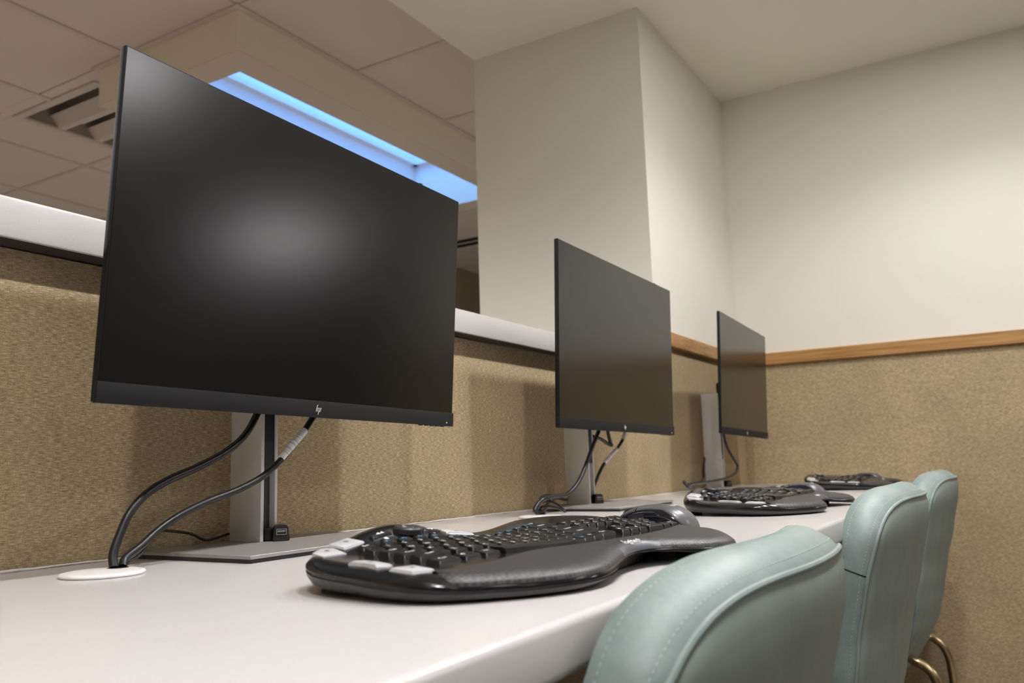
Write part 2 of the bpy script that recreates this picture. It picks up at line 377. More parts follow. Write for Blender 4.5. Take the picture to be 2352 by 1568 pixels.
# recessed troffer beside the skylight
tro = thing('ceiling_light', 'unlit recessed parabolic ceiling light beside the skylight box', 'ceiling light', ((FX0 + FX1) / 2, (FY0 + FY1) / 2, ZT))
hw, hd = (FX1 - FX0) / 2, (FY1 - FY0) / 2
bm = bmesh.new()
for r in ((-hw, hw, -hd, -hd + 0.035), (-hw, hw, hd - 0.035, hd), (-hw, -hw + 0.035, -hd + 0.035, hd - 0.035), (hw - 0.035, hw, -hd + 0.035, hd - 0.035)):
    add_box(bm, *r, -0.008, 0.006, 0.002, 1)
obj('frame', bm, 'bar', tro)
bm = bmesh.new(); add_box(bm, -hw + 0.005, hw - 0.005, -hd + 0.005, hd - 0.005, 0.11, 0.115)
for r in ((-hw + 0.003, -hw + 0.03, -hd, hd), (hw - 0.03, hw - 0.003, -hd, hd), (-hw, hw, -hd + 0.003, -hd + 0.03), (-hw, hw, hd - 0.03, hd - 0.003)):
    add_box(bm, *r, 0.006, 0.115)
obj('housing', bm, 'troffer', tro, smooth=False)
for k in (-1, 1):
    bm = bmesh.new(); x = k * 0.09
    prism(bm, [(x - 0.055, -hd + 0.03), (x + 0.055, -hd + 0.03), (x + 0.055, hd - 0.03), (x - 0.055, hd - 0.03)], 0.03, 0.05)
    for v in bm.verts:
        if v.co.z < 0.04: v.co.x = x + (v.co.x - x) * 0.25; v.co.z = 0.0
    obj('reflector', bm, 'bar', tro, smooth=False)
for k in (-0.19, 0.0, 0.19):
    bm = bmesh.new(); tube(bm, [(k, -hd + 0.04, 0.07), (k, hd - 0.04, 0.07)], 0.013, 12)
    obj('fluorescent_tube', bm, 'white', tro)
# dark slot diffusers near the jog
slot = thing('air_diffuser', 'dark linear air diffuser in the tile ceiling behind the white wall', 'vent', (4.05, 2.35, ZT))
for k in range(3):
    obj('slot', box(-0.03 + k * 0.1, 0.02 + k * 0.1, -0.55, 0.55, -0.008, 0.0), 'dark' if k < 2 else 'bar', slot, smooth=False)

# ------------------------------------------------------------------ downlights
def downlight(x, y, z, lens, label, group):
    t = thing('downlight', label, 'downlight', (x, y, z), 0, group)
    bm = bmesh.new(); lathe(bm, [(0.045, -0.004), (0.07, -0.005), (0.075, -0.002), (0.075, 0.0), (0.045, 0.0)], 32, ring=True)
    obj('trim_ring', bm, 'white', t)
    bm = bmesh.new(); lathe(bm, [(0.045, -0.0035), (0.045, -0.001)], 32); obj('lens', bm, lens, t)
for i, (x, y) in enumerate(NOOK):
    downlight(x, y, ZC, 'lamp', 'small round recessed downlight in the plaster ceiling ' + ('nearest the camera side', 'above the nearest monitor', 'above the middle monitor', 'closest to the far wall')[i], 'nook downlights')
def big_downlight(x, y, z, r, lab):
    t = thing('ceiling_lamp', lab, 'lamp', (x, y, z), 0, 'open room lamps')
    bm = bmesh.new(); lathe(bm, [(r, -0.03), (r + 0.015, -0.03), (r + 0.015, 0.0), (r, 0.0)], 32, ring=True); obj('rim', bm, 'white', t)
    bm = bmesh.new(); lathe(bm, [(r, -0.028), (r, -0.02)], 32); obj('diffuser', bm, 'roomlamp', t)
for (x, y), r, lab in zip(ROOM, (0.20, 0.34, 0.12), ('medium round ceiling lamp over the open room beside the far partition', 'largest round ceiling lamp in the far corner of the open room', 'smallest round ceiling lamp, added for fill in the open room behind the camera')): big_downlight(x, y, ZC, r, lab)

# ------------------------------------------------------------------ monitors
def make_monitor(label):
    t = thing('monitor', label, 'monitor', group='desk monitors')
    W, H, TH = 0.611, 0.368, 0.0085
    hd = bpy.data.objects.new('display_head', None)
    # head frame: face plane y=0, origin at bottom centre
    bm = bmesh.new()
    add_box(bm, -W / 2, W / 2, 0.0, TH, 0.0, H, 0.0012, 2)
    head = obj('display_housing', bm, 'bezel', t)
    bm = bmesh.new(); add_box(bm, -W / 2 + 0.12, W / 2 - 0.12, TH, 0.036, 0.06, 0.29, 0.012, 3)
    obj('rear_bulge', bm, 'bezel', head)
    bm = bmesh.new(); add_box(bm, -W / 2 + 0.0016, W / 2 - 0.0016, -0.0006, 0.0005, 0.0205, H - 0.0016)
    obj('screen', bm, 'screen', head, smooth=False)
    bm = bmesh.new(); add_box(bm, -W / 2 - 0.0006, W / 2 + 0.0006, -0.0022, 0.0040, -0.0008, 0.0205, 0.0006, 2)
    obj('chin_bezel', bm, 'chin', head)
    bm = bmesh.new()
    for x, z0, z1 in ((-0.0042, 0.0060, 0.0168), (-0.0012, 0.0060, 0.0122), (0.0020, 0.0012, 0.0122), (0.0050, 0.0060, 0.0122)):
        sl = 0.30
        vs_ = []
        for (dx, z) in ((0, z0), (0.0009, z0), (0.0009, z1), (0, z1)): vs_.append((x + dx + (z - 0.009) * sl, z))
        a = [bm.verts.new((p, -0.00245, q)) for p, q in vs_]; b = [bm.verts.new((p, -0.0021, q)) for p, q in vs_]
        bm.faces.new(a); bm.faces.new(b[::-1])
        for i in range(4): bm.faces.new((a[i], b[i], b[(i + 1) % 4], a[(i + 1) % 4]))
    for x, z in ((-0.0020, 0.0122), (0.0042, 0.0122)):
        add_box(bm, x + 0.0008, x + 0.0030, -0.00245, -0.0021, z - 0.0009, z - 0.0001)
    add_box(bm, 0.0018, 0.0042, -0.00245, -0.0021, 0.0060, 0.0067)
    for v in bm.verts: v.co.x *= 0.8; v.co.z = 0.0095 + (v.co.z - 0.0095) * 0.8
    obj('logo', bm, 'print', head, smooth=False)
    bm = bmesh.new(); lathe(bm, [(0.0006, 0), (0.0006, 0.0005)], 12)
    o = obj('power_light', bm, 'led', head, (W / 2 - 0.018, -0.0021, 0.0045), (PI / 2, 0, 0))
    for k in range(5):
        obj('menu_button', box(W / 2 - 0.085 + k * 0.014, W / 2 - 0.076 + k * 0.014, 0.0, 0.003, -0.0022, -0.0006, 0.0004, 1), 'blackplastic', head)
    obj('camera_bump', box(0.20, 0.206, 0.0, 0.004, H - 0.0002, H + 0.001), 'blackplastic', head, smooth=False)
    return t, head
MON = [((0, 0), 0.1658, -0.0532, 0.0119, -0.0129), ((0.9264, -0.0212), 0.1639, -0.0306, 0.0008, -0.0074), ((1.9768, 0.0049), 0.1707, -0.0444, 0.0377, -0.0115)]
CW, CD, CY = 0.0286, 0.0582, 0.084
def stand(t, zt):
    # base plate, column of two aluminium cheeks round a black channel
    bm = bmesh.new(); add_box(bm, -0.148, 0.148, -0.048, 0.150, 0.0045, 0.0085, 0.0005, 1); bs = obj('base_plate', bm, 'aludark', t)
    bm = bmesh.new(); add_box(bm, -0.1465, 0.1465, -0.0465, 0.1485, 0.0, 0.0045, 0.0006, 1); obj('base_pad', bm, 'blackplastic', bs)
    y0, y1 = CY, CY + CD
    bm = bmesh.new()
    add_box(bm, -CW / 2, -CW / 2 + 0.0055, y0, y1, 0.0085, zt, 0.0006, 2)
    add_box(bm, CW / 2 - 0.0045, CW / 2, y0, y1, 0.0085, zt, 0.0006, 2)
    add_box(bm, -CW / 2 + 0.001, CW / 2 - 0.001, y1 - 0.006, y1 - 0.0005, 0.0085, zt - 0.0003)
    add_box(bm, -CW / 2 + 0.001, CW / 2 - 0.001, y0 + 0.001, y1 - 0.001, zt - 0.003, zt - 0.0003)
    col = obj('column', bm, 'alu', t)
    obj('slide_cover', box(-CW / 2 + 0.0055, CW / 2 - 0.0045, y0 + 0.002, y0 + 0.005, 0.098, zt - 0.004), 'blackplastic', col, smooth=False)
    obj('cable_channel', box(-CW / 2 + 0.0055, CW / 2 - 0.0045, y0 + 0.010, y0 + 0.013, 0.0085, 0.098), 'channel', col, smooth=False)
for i, lab in enumerate(('nearest and largest-looking black monitor on an aluminium stand by the partition', 'middle black monitor of the row, seen past the nearest one', 'farthest black monitor by the corner, its aluminium column visible at left')):
    t, head = make_monitor(lab)
    (x, y), zb, tl, yw, rl = MON[i]
    t.location = (x, y, D)
    Mx = Matrix.Rotation(yw, 4, 'Z') @ Matrix.Rotation(-tl, 4, 'X') @ Matrix.Rotation(-rl, 4, 'Y')
    head.matrix_local = Matrix.Translation((0, 0, zb)) @ Mx
    stand(t, 0.318 if i == 2 else 0.315)
    cpt = (Matrix.Translation((0, 0, zb)) @ Mx) @ V(0, 0.034, 0.15)
    bm = bmesh.new(); add_box(bm, -0.010, 0.010, cpt.y - 0.004, CY + 0.006, cpt.z - 0.03, cpt.z + 0.03, 0.004, 2)
    obj('tilt_hinge', bm, 'blackplastic', t)

# usb docks on the stand bases
dk = thing('usb_dock', 'black usb extension dock at the foot of the nearest monitor column', 'usb dock', (0.013, CY - 0.008, D + 0.0085), math.radians(-38), 'usb docks')
bm = bmesh.new(); prism(bm, [(-0.011, 0), (0.011, 0), (0.0085, 0.019), (0.006, 0.0205), (-0.006, 0.0205), (-0.0085, 0.019)], -0.010, 0.012)
bmesh.ops.rotate(bm, verts=bm.verts, cent=(0, 0, 0), matrix=Matrix.Rotation(PI / 2, 3, 'X'))
bmesh.ops.bevel(bm, geom=list(bm.edges), offset=0.0012, segments=2, affect='EDGES'); bmesh.ops.translate(bm, verts=bm.verts, vec=(0, 0.0, 0))
dock_body = obj('dock_body', bm, 'blackplastic', dk)
bm = bmesh.new()
for r in ((-0.0065, 0.0065, 0.0150, 0.0158), (-0.0065, 0.0065, 0.0082, 0.0090), (-0.0065, -0.0057, 0.009, 0.015), (0.0057, 0.0065, 0.009, 0.015)):
    add_box(bm, r[0], r[1], -0.0135, -0.010, r[2], r[3])
add_box(bm, -0.005, 0.005, -0.0130, -0.010, 0.0118, 0.0138)
obj('usb_port', bm, 'usbmetal', dock_body, smooth=False)
obj('cable_plug', box(-0.021, -0.010, 0.0, 0.012, 0.0005, 0.017, 0.002, 2), 'blackplastic', dk)
obj('dock_foot', box(-0.007, 0.007, -0.0128, -0.010, 0.0006, 0.0045), 'dark', dock_body, smooth=False)
for k, lab in ((1, 'black usb extension dock at the foot of the middle monitor column'), (2, 'black usb extension dock at the foot of the farthest monitor column')):
    dup(dk, (MON[k][0][0] + 0.010, MON[k][0][1] + CY - 0.006, D + 0.0085), math.radians(-38), lab)

# ------------------------------------------------------------------ cable grommets
def grommet(x, y, lab, rz=0):
    t = thing('cable_grommet', lab, 'grommet', (x, y, D), rz, 'cable grommets')
    bm = bmesh.new(); n = 64; R = 0.040
    prof = [(R - 0.0015, 0.0), (R, 0.001), (R, 0.0022), (R - 0.0012, 0.0036), (R - 0.004, 0.0042), (0.001, 0.0042)]
    lathe(bm, prof, n); obj('cover', bm, 'grommet', t)
    bm = bmesh.new(); lathe(bm, [(0.0105, 0.0043), (0.010, 0.00445)], 32, 0.025, 0.012); obj('cable_hole', bm, 'dark', t)
    return t
GR = [(-0.268, 0.030), (0.592, 0.010), (1.60, 0.040)]
grommet(*GR[0], 'white round cable grommet in the desk left of the nearest monitor')
grommet(*GR[1], 'white round cable grommet in the desk beside the middle monitor')
grommet(*GR[2], 'white round cable grommet in the desk beside the farthest monitor')

# ------------------------------------------------------------------ cables: (pixel x, pixel y, plane y) traced once and kept as 3-D points
def cable(name, pts, r, label, group, sub=10, ends=None):
    P = [ray_y(*p) for p in pts]
    if ends: P += [V(*e) for e in ends]
    for p in P: p.z = max(p.z, D + 0.0105 if (abs(p.x - 0) < 0.155 and p.y > -0.05) else D + r)
    bm = bmesh.new(); tube(bm, spline(P, sub), r, 12)
    o = obj(name, bm, 'cable'); tag(o, label, 'cable', group); return o, P
def sleeve(parent, a, b, r, full=True):
    d = b - a; L = d.length; rot = d.to_track_quat('Z', 'Y')
    bm = bmesh.new(); tube(bm, [(0, 0, -L / 2), (0, 0, L / 2)], r, 16)
    o = obj('label_sleeve', bm, 'white', parent, (a + b) / 2); o.rotation_euler = rot.to_euler()
    bm = bmesh.new(); tube(bm, [(0, 0, -L / 2 + L * 0.13), (0, 0, L / 2 - L * 0.15)], r + 0.0001, 16, cap=False)
    s = obj('barcode', bm, 'sleeve', o)
g0 = (GR[0][0] + 0.025, GR[0][1] + 0.012)
cable('power_cable', [(600, 925, 0.060), (590, 952, 0.058), (562, 1000, 0.056), (520, 1037, 0.055), (455, 1072, 0.055), (385, 1103, 0.055), (335, 1135, 0.054), (298, 1178, 0.052), (276, 1225, 0.050), (260, 1272, 0.047)], 0.0046,
      'thick black power cable arching from the nearest monitor to the grommet, upper of two', 'monitor cables', ends=[(g0[0] - 0.005, g0[1], D + 0.005)])
o, P = cable('video_cable', [(740, 930, 0.040), (718, 960, 0.040), (694, 997, 0.040), (668, 1030, 0.040), (642, 1060, 0.040), (600, 1096, 0.042), (545, 1125, 0.044), (475, 1152, 0.046), (415, 1182, 0.047), (365, 1216, 0.048), (325, 1252, 0.046), (288, 1282, 0.044)], 0.0042,
      'black video cable with a barcode sleeve below the nearest monitor, lower of two', 'monitor cables', ends=[(g0[0] + 0.003, g0[1] - 0.003, D + 0.005)])
sleeve(o, ray_y(700, 988, 0.040), ray_y(645, 1053, 0.040), 0.0050)
cable('usb_cable', [(560, 1215, 0.150), (524, 1226, 0.150), (475, 1240, 0.140), (440, 1226, 0.125), (400, 1220, 0.11), (362, 1218, 0.09), (342, 1236, 0.075), (331, 1262, 0.060), (318, 1276, 0.055), (293, 1292, 0.050)], 0.0018,
      'thin black usb cable running from behind the nearest stand to the grommet', 'usb cables', ends=[(g0[0] + 0.008, g0[1], D + 0.005)])
g1 = (GR[1][0] + 0.025, GR[1][1] + 0.012)
cable('power_cable', [(1380, 975, 0.02), (1374, 992, 0.02), (1360, 1028, 0.02), (1342, 1078, 0.02), (1325, 1112, 0.02), (1303, 1134, 0.022), (1270, 1140, 0.025), (1248, 1146, 0.026), (1235, 1158, 0.028), (1229, 1172, 0.028)], 0.0044,
      'black power cable curving down the middle monitor column to its grommet', 'monitor cables', ends=[(g1[0] - 0.004, g1[1], D + 0.005)])
cable('video_cable', [(1395, 975, 0.055), (1396, 990, 0.055), (1401, 1012, 0.055), (1405, 1022, 0.056), (1398, 1020, 0.058), (1380, 1008, 0.06), (1362, 1002, 0.065)], 0.0040,
      'short black cable looped sharply under the middle monitor', 'monitor cables')
o, P = cable('video_cable', [(1440, 970, 0.045), (1437, 990, 0.045), (1431, 1008, 0.045), (1415, 1033, 0.048), (1390, 1062, 0.052), (1377, 1085, 0.058), (1369, 1105, 0.068), (1362, 1120, 0.090)], 0.0038,
      'black cable with white sleeves hanging right of the middle monitor column', 'monitor cables')
sleeve(o, ray_y(1437, 990, 0.045), ray_y(1430, 1009, 0.045), 0.0046); sleeve(o, ray_y(1416, 1031, 0.048), ray_y(1388, 1063, 0.052), 0.0046)
cable('usb_cable', [(1304, 1147, 0.12), (1285, 1142, 0.09), (1262, 1136, 0.065), (1244, 1140, 0.05), (1242, 1152, 0.04), (1262, 1151, 0.03), (1280, 1158, 0.0), (1298, 1174, -0.03), (1280, 1166, -0.015), (1250, 1162, 0.015), (1240, 1170, 0.025)], 0.0022,
      'thin black cable in a loose tangle beside the middle monitor base', 'usb cables', ends=[(g1[0] + 0.004, g1[1], D + 0.005)])
cable('signal_cable', [(1300, 1148, 0.13), (1278, 1143, 0.08), (1262, 1152, 0.05), (1252, 1168, 0.03)], 0.0036,
      'thick black cable lying along the middle monitor base to the grommet', 'monitor cables', ends=[(g1[0] + 0.001, g1[1] - 0.004, D + 0.005)])
g2 = (GR[2][0] + 0.025, GR[2][1] + 0.012)
cable('power_cable', [(1664, 985, 0.03), (1663, 1002, 0.03), (1672, 1030, 0.028), (1687, 1056, 0.026), (1694, 1070, 0.026), (1690, 1085, 0.026), (1672, 1096, 0.028), (1635, 1105, 0.032), (1600, 1110, 0.036), (1583, 1112, 0.04), (1588, 1122, 0.05)], 0.0040,
      'black cable hooking round the farthest monitor column to the desk', 'monitor cables', ends=[(g2[0], g2[1], D + 0.005)])
cable('signal_cable', [(1618, 1050, 0.14), (1616, 1080, 0.14), (1616, 1100, 0.13), (1605, 1108, 0.11), (1585, 1112, 0.08), (1570, 1106, 0.06), (1580, 1118, 0.06)], 0.0036,
      'black cable falling behind the farthest monitor column', 'monitor cables', ends=[(g2[0] + 0.004, g2[1], D + 0.005)])

# ------------------------------------------------------------------ keyboards
KL = 0.228
def kE(x): return max(1 - (min(abs(x), KL) / KL) ** 8, 0.0) ** 0.38
def kyB(x): return -0.005 + (0.108 + 0.006 * math.cos(2 * PI * (x + 0.10) / 0.24)) * kE(x)
def kyF(x): return -0.005 - (0.112 - 0.017 * math.cos(2 * PI * (x - 0.028) / 0.25)) * kE(x)
def kwave(x):
    return 0.0036 * math.cos(2 * PI * (x + 0.095) / 0.20) if x < 0.105 else 0.0036
def kbase(x, y):
    a = min(max((y + 0.115) / 0.22, 0), 1)
    arch = 0.0045 * math.exp(-((x - 0.03) / 0.07) ** 2) * (1 - a) ** 2
    q = min(max((y - 0.040) / 0.055, 0), 1); q = q * q * (3 - 2 * q)
    return 0.0185 + 0.0135 * a + kwave(x) * a ** 0.8 + arch + 0.0105 * q * (0.25 + 0.75 * math.exp(-((x + 0.095) / 0.06) ** 2))
def ktop(x, y):
    d = min(y - kyF(x), kyB(x) - y, (KL - abs(x)) * 0.7)
    q = 1 - min(max(d, 0) / 0.016, 1)
    return kbase(x, y) - 0.0075 * q * q
def kbot(x, y):
    a = min(max((y + 0.115) / 0.22, 0), 1)
    return 0.002 + 0.007 * a ** 1.5 + 0.0135 * math.exp(-((x - 0.03) / 0.085) ** 2) * max(0, 1 - a * 1.6)
def kb_grid(nx=80, ny=22):
    xs = [-KL * math.cos(PI * i / nx) for i in range(nx + 1)]
    xs[0] = -KL * 0.9985; xs[-1] = KL * 0.9985
    ts = [0.5 - 0.5 * math.cos(PI * j / ny) for j in range(ny + 1)]
    return xs, ts
def kb_shell():
    bm = bmesh.new(); xs, ts = kb_grid()
    g = [[bm.verts.new((x, kyF(x) + (kyB(x) - kyF(x)) * t, 0)) for t in ts] for x in xs]
    for col in g:
        for v in col: v.co.z = ktop(v.co.x, v.co.y)
    for i in range(len(xs) - 1):
        for j in range(len(ts) - 1): bm.faces.new((g[i][j], g[i + 1][j], g[i + 1][j + 1], g[i][j + 1]))
    loop = [g[i][0] for i in range(len(xs))] + [g[-1][j] for j in range(1, len(ts))] + [g[i][-1] for i in range(len(xs) - 2, -1, -1)] + [g[0][j] for j in range(len(ts) - 2, 0, -1)]
    return bm, loop
def inset_pt(x, y, d):
    c = V(max(min(x, 0.17), -0.17), -0.005); p = V(x, y) if False else Vector((x, y)); c = Vector(c[:2]) if len(c) == 3 else c
    q = p - c; L = q.length
    return c + q * ((L - d) / L)
def skirt(bm, loop, prof):      # prof: list of (inset, dz or 'bot')
    prev = loop
    for d, dz in prof:
        ring = []
        for v in loop:
            p = inset_pt(v.co.x, v.co.y, d)
            z = kbot(p.x, p.y) if dz == 'bot' else (v.co.z + dz)
            if dz != 'bot': z = max(z, kbot(p.x, p.y) + 0.001)
            ring.append(bm.verts.new((p.x, p.y, z)))
        n = len(loop)
        for i in range(n): bm.faces.new((prev[i], prev[(i + 1) % n], ring[(i + 1) % n], ring[i]))
        prev = ring
    return prev
def make_keycap(wd, dp, h=0.0075, dish=0.0009, tw=0.0030):
    bm = bmesh.new(); nx = 4
    b0 = [(-wd / 2, -dp / 2), (wd / 2, -dp / 2), (wd / 2, dp / 2), (-wd / 2, dp / 2)]
    base = [bm.verts.new((x, y, 0)) for x, y in b0]
    rows = []
    for yy, zz in ((-dp / 2 + 0.0022, 0.0), (dp / 2 - 0.0024, 0.0005)):
        rows.append([bm.verts.new(((-wd / 2 + tw / 2) + (wd - tw) * i / nx, yy, h + zz - dish * (1 - (2 * i / nx - 1) ** 2))) for i in range(nx + 1)])
    F, B = rows
    for i in range(nx): bm.faces.new((F[i], F[i + 1], B[i + 1], B[i]))
    bm.faces.new([base[0], base[1]] + F[::-1]); bm.faces.new([base[2], base[3]] + B)
    bm.faces.new((base[1], base[2], B[-1], F[-1])); bm.faces.new((base[3], base[0], F[0], B[0]))
    bmesh.ops.bevel(bm, geom=[e for e in bm.edges if e.calc_length() > 0.0001 and not (e.verts[0] in base and e.verts[1] in base)], offset=0.0006, segments=1, affect='EDGES', clamp_overlap=True)
    return bm
U = 0.0170
def build_keyboard(label):
    kb = thing('keyboard', label, 'keyboard', (0, 0, D), 0, 'wave keyboards')
    bm, loop = kb_shell(); skirt(bm, loop, [(0.0, -0.0025), (0.0012, -0.0030)]); obj('top_shell', bm, 'gloss', kb, angle=50)
    bm, loop = kb_shell()
    for f in list(bm.faces): bm.faces.remove(f)
    keep = set(loop)
    last = skirt(bm, loop, [(0.0016, -0.0026), (0.0016, -0.0042), (0.0002, -0.0046), (0.0014, -0.0080), (0.0055, 'bot')])
    bm.faces.new(last)
    for v in [v for v in bm.verts if not v.link_faces]: bm.verts.remove(v)
    obj('lower_case', bm, 'kbbase', kb, angle=50)
    # palm rest following the waved front
    def palm_back(x):
        return -0.060 + 0.007 * math.cos(2 * PI * (x + 0.045) / 0.22) if x < 0.10 else -0.060 + 0.007 * math.cos(2 * PI * 0.145 / 0.22) + 0.35 * (x - 0.10) * 0.55
    bm = bmesh.new(); nx, ny = 90, 14; x0, x1 = -0.205, KL * 0.985; g = []
    for i in range(nx + 1):
        col = []
        for j in range(ny + 1):
            x = x0 + (x1 - x0) * i / nx
            t = 0.5 - 0.5 * math.cos(PI * j / ny)
            sx = x + (0.014 * (t - 0.3) ** 2 * 2 if i == 0 else 0)
            yf = kyF(x) + 0.0008; yb = max(min(palm_back(x), kyB(x) - 0.02), yf + 0.004)
            y = yf + (yb - yf) * t
            ed = min(i, nx - i, j, ny - j)
            col.append(bm.verts.new((sx, y, ktop(x, y) + (0.0016 if ed > 0 else -0.0010))))
        g.append(col)
    for i in range(nx):
        for j in range(ny): bm.faces.new((g[i][j], g[i + 1][j], g[i + 1][j + 1], g[i][j + 1]))
    palm = obj('palm_rest', bm, 'palm', kb, angle=60)
    # emblem plate in the notch between the two lobes
    bm = bmesh.new(); ps = []
    for (x, t) in ((-0.012, 0.02), (0.070, 0.02), (0.050, 0.50), (0.004, 0.50)):
        y = kyF(x) + 0.0005 + (palm_back(x) - kyF(x)) * t; ps.append((x, y))
    gp = []
    for i in range(9):
        col = []
        for j in range(5):
            s, t = i / 8, j / 4
            xa = ps[0][0] + (ps[1][0] - ps[0][0]) * s; xb = ps[3][0] + (ps[2][0] - ps[3][0]) * s
            x = xa + (xb - xa) * t; y = kyF(x) + 0.0002 + (ps[2][1] - kyF(x)) * t
            col.append(bm.verts.new((x, y, ktop(x, y) + (0.0030 if 0 < i < 8 and 0 < j < 4 else 0.0012))))
        gp.append(col)
    for i in range(8):
        for j in range(4): bm.faces.new((gp[i][j], gp[i + 1][j], gp[i + 1][j + 1], gp[i][j + 1]))
    pl = obj('emblem_plate', bm, 'plate', kb)
    yl = kyF(0.028) + 0.0085
    o = obj('emblem_lettering', text_mesh('logitech', 0.0095, 'print'), None, pl, (0.028, yl, ktop(0.028, yl) + 0.0034), (math.atan2(ktop(0.028, yl + 0.004) - ktop(0.028, yl - 0.004), 0.008), 0, 0))
    # rubber feet
    for x, y in ((-0.17, -0.07), (0.17, -0.07), (-0.18, 0.07), (0.18, 0.07)):
        h = kbot(x, y) + 0.003
        obj('rubber_foot', box(x - 0.012, x + 0.012, y - 0.006, y + 0.006, 0.0, h, 0.0008, 1), 'dark', kb)
    # keys
    meshes = {}; legends = {}
    def key(x, y, wu, dp=0.0172, leg=None, colr='print', mt='key', h=0.0068, name='key', sz=0.0050, lift=0.0):
        wd = wu * U - 0.0012; k = (round(wd, 4), dp, mt, h)
        if k not in meshes: meshes[k] = mesh_of('keycap', make_keycap(wd, dp - 0.0012, h), mt, True, 35)
        e = 0.004; rx = math.atan2(kbase(x, y + e) - kbase(x, y - e), 2 * e); ry = -math.atan2(kbase(x + e, y) - kbase(x - e, y), 2 * e)
        o = obj(name, meshes[k], None, kb, (x, y, kbase(x, y) - 0.0026 + lift), (rx, ry, 0))
        if leg:
            kk = (leg, colr, sz)
            if kk not in legends: legends[kk] = text_mesh(leg, sz * 1.25, colr)
            obj('legend', legends[kk], None, o, (-wd * 0.14 if len(leg) < 2 else 0, 0.0012, h + 0.0001))
        return o
    XL = -0.171
    def arc(x):                 # the rows bow toward the typist in the middle of each hand
        xm = x - XL - 7.5 * U
        return 0.007 * (xm / 0.13) ** 2 - 0.004 * math.cos(2 * PI * (x + 0.045) / 0.22) * 0.7
    rows = [
        (0.0330, [('`', 1), ('1', 1), ('2', 1), ('3', 1), ('4', 1), ('5', 1), ('6', 1), ('7', 1), ('8', 1), ('9', 1), ('0', 1), ('-', 1), ('=', 1), ('Back', 2)]),
        (0.0152, [('Tab', 1.5)] + [(c, 1) for c in 'QWERTYUIOP[]'] + [('\\', 1.5)]),
        (-0.0026, [('Caps', 1.75)] + [(c, 1) for c in "ASDFGHJKL;'"] + [('Enter', 2.25)]),
        (-0.0204, [('Shift', 2.25)] + [(c, 1) for c in 'ZXCVBNM,./'] + [('Shift', 2.75)])]
    for y, ks in rows:
        x = XL
        for c, wu in ks:
            xc = x + wu * U / 2; x += wu * U
            key(xc, y + arc(xc), wu, leg=c, sz=0.0052 if len(c) == 1 else 0.0040)
    # bottom row: larger keys with a curved front
    x = XL; y = -0.0405
    for c, wu, colr in (('Ctrl', 1.6, 'print'), ('\u2756', 1.25, 'print'), ('Alt', 1.25, 'print'), (None, 5.9, 'print'), ('Alt', 1.25, 'print'), ('FN', 1.1, 'blueprint'), ('\u2630', 1.1, 'print'), ('Ctrl', 1.55, 'print')):
        xc = x + wu * U / 2; x += wu * U
        if c is None:            # the space bar is a waved strip
            bm = bmesh.new(); n = 20; x0 = xc - wu * U / 2 + 0.0006; x1_ = xc + wu * U / 2 - 0.0006; g = []
            for i in range(n + 1):
                xx = x0 + (x1_ - x0) * i / n; yy = y + arc(xx)
                zt = kbase(xx, yy) + 0.0048
                g.append([bm.verts.new(p) for p in ((xx, yy - 0.0105, zt - 0.0065), (xx, yy - 0.0092, zt - 0.0012), (xx, yy - 0.006, zt), (xx, yy + 0.007, zt), (xx, yy + 0.0085, zt - 0.0065))])
            for A, B in zip(g, g[1:]):
                for j in range(4): bm.faces.new((A[j], B[j], B[j + 1], A[j + 1]))
            bm.faces.new(g[0]); bm.faces.new(g[-1][::-1])
            obj('space_bar', bm, 'key', kb)
        else: key(xc, y + arc(xc), wu, 0.0200, c, colr, h=0.0056, sz=0.0042)
    # function row (blue icons), media bank
    x = XL + 0.3 * U; fl = ['Esc'] + ['F%d' % i for i in range(1, 13)]
    for i, c in enumerate(fl):
        if i in (1, 5, 9): x += 0.35 * U
        xc = x + U / 2; x += U
        key(xc, 0.0500 + arc(xc), 0.98, 0.0125, c, 'blueprint' if i else 'print', h=0.0055, sz=0.0040)
    for xc, c in ((0.072, 'Ps'),): key(xc, 0.0500 + arc(xc), 1.0, 0.0125, c, h=0.0055, sz=0.0038)
    ymed = 0.0735
    for xc, wd, c in ((-0.127, 1.5, '\u25c0\u25c0'), (-0.069, 1.5, '\u25b6\u25b6'), (-0.127, 1.2, '\u25a0'), (-0.072, 1.2, '\u266a')):
        yy = ymed + arc(xc) * 0.6 + (0.0 if wd == 1.5 else -0.0115)
        key(xc, yy - 0.002, wd, 0.0105, c, h=0.0045, name='media_key', sz=0.0040)
    xk = -0.098; yk = ymed + arc(xk) - 0.005
    bm = bmesh.new(); lathe(bm, [(0.0135, 0.0), (0.0135, 0.0045), (0.0120, 0.0062), (0.0095, 0.0060), (0.001, 0.0058)], 32)
    kn = obj('volume_key', bm, 'kbbase', kb, (xk, yk, kbase(xk, yk) - 0.001), (0.10, 0, 0))
    obj('legend', text_mesh('+', 0.006, 'print'), None, kn, (0, 0.006, 0.0063)); obj('legend', text_mesh('-', 0.006, 'print'), None, kn, (0, -0.006, 0.0063))
    obj('legend', text_mesh('\u25d6)', 0.005, 'print'), None, kn, (-0.0045, 0.0, 0.0063))
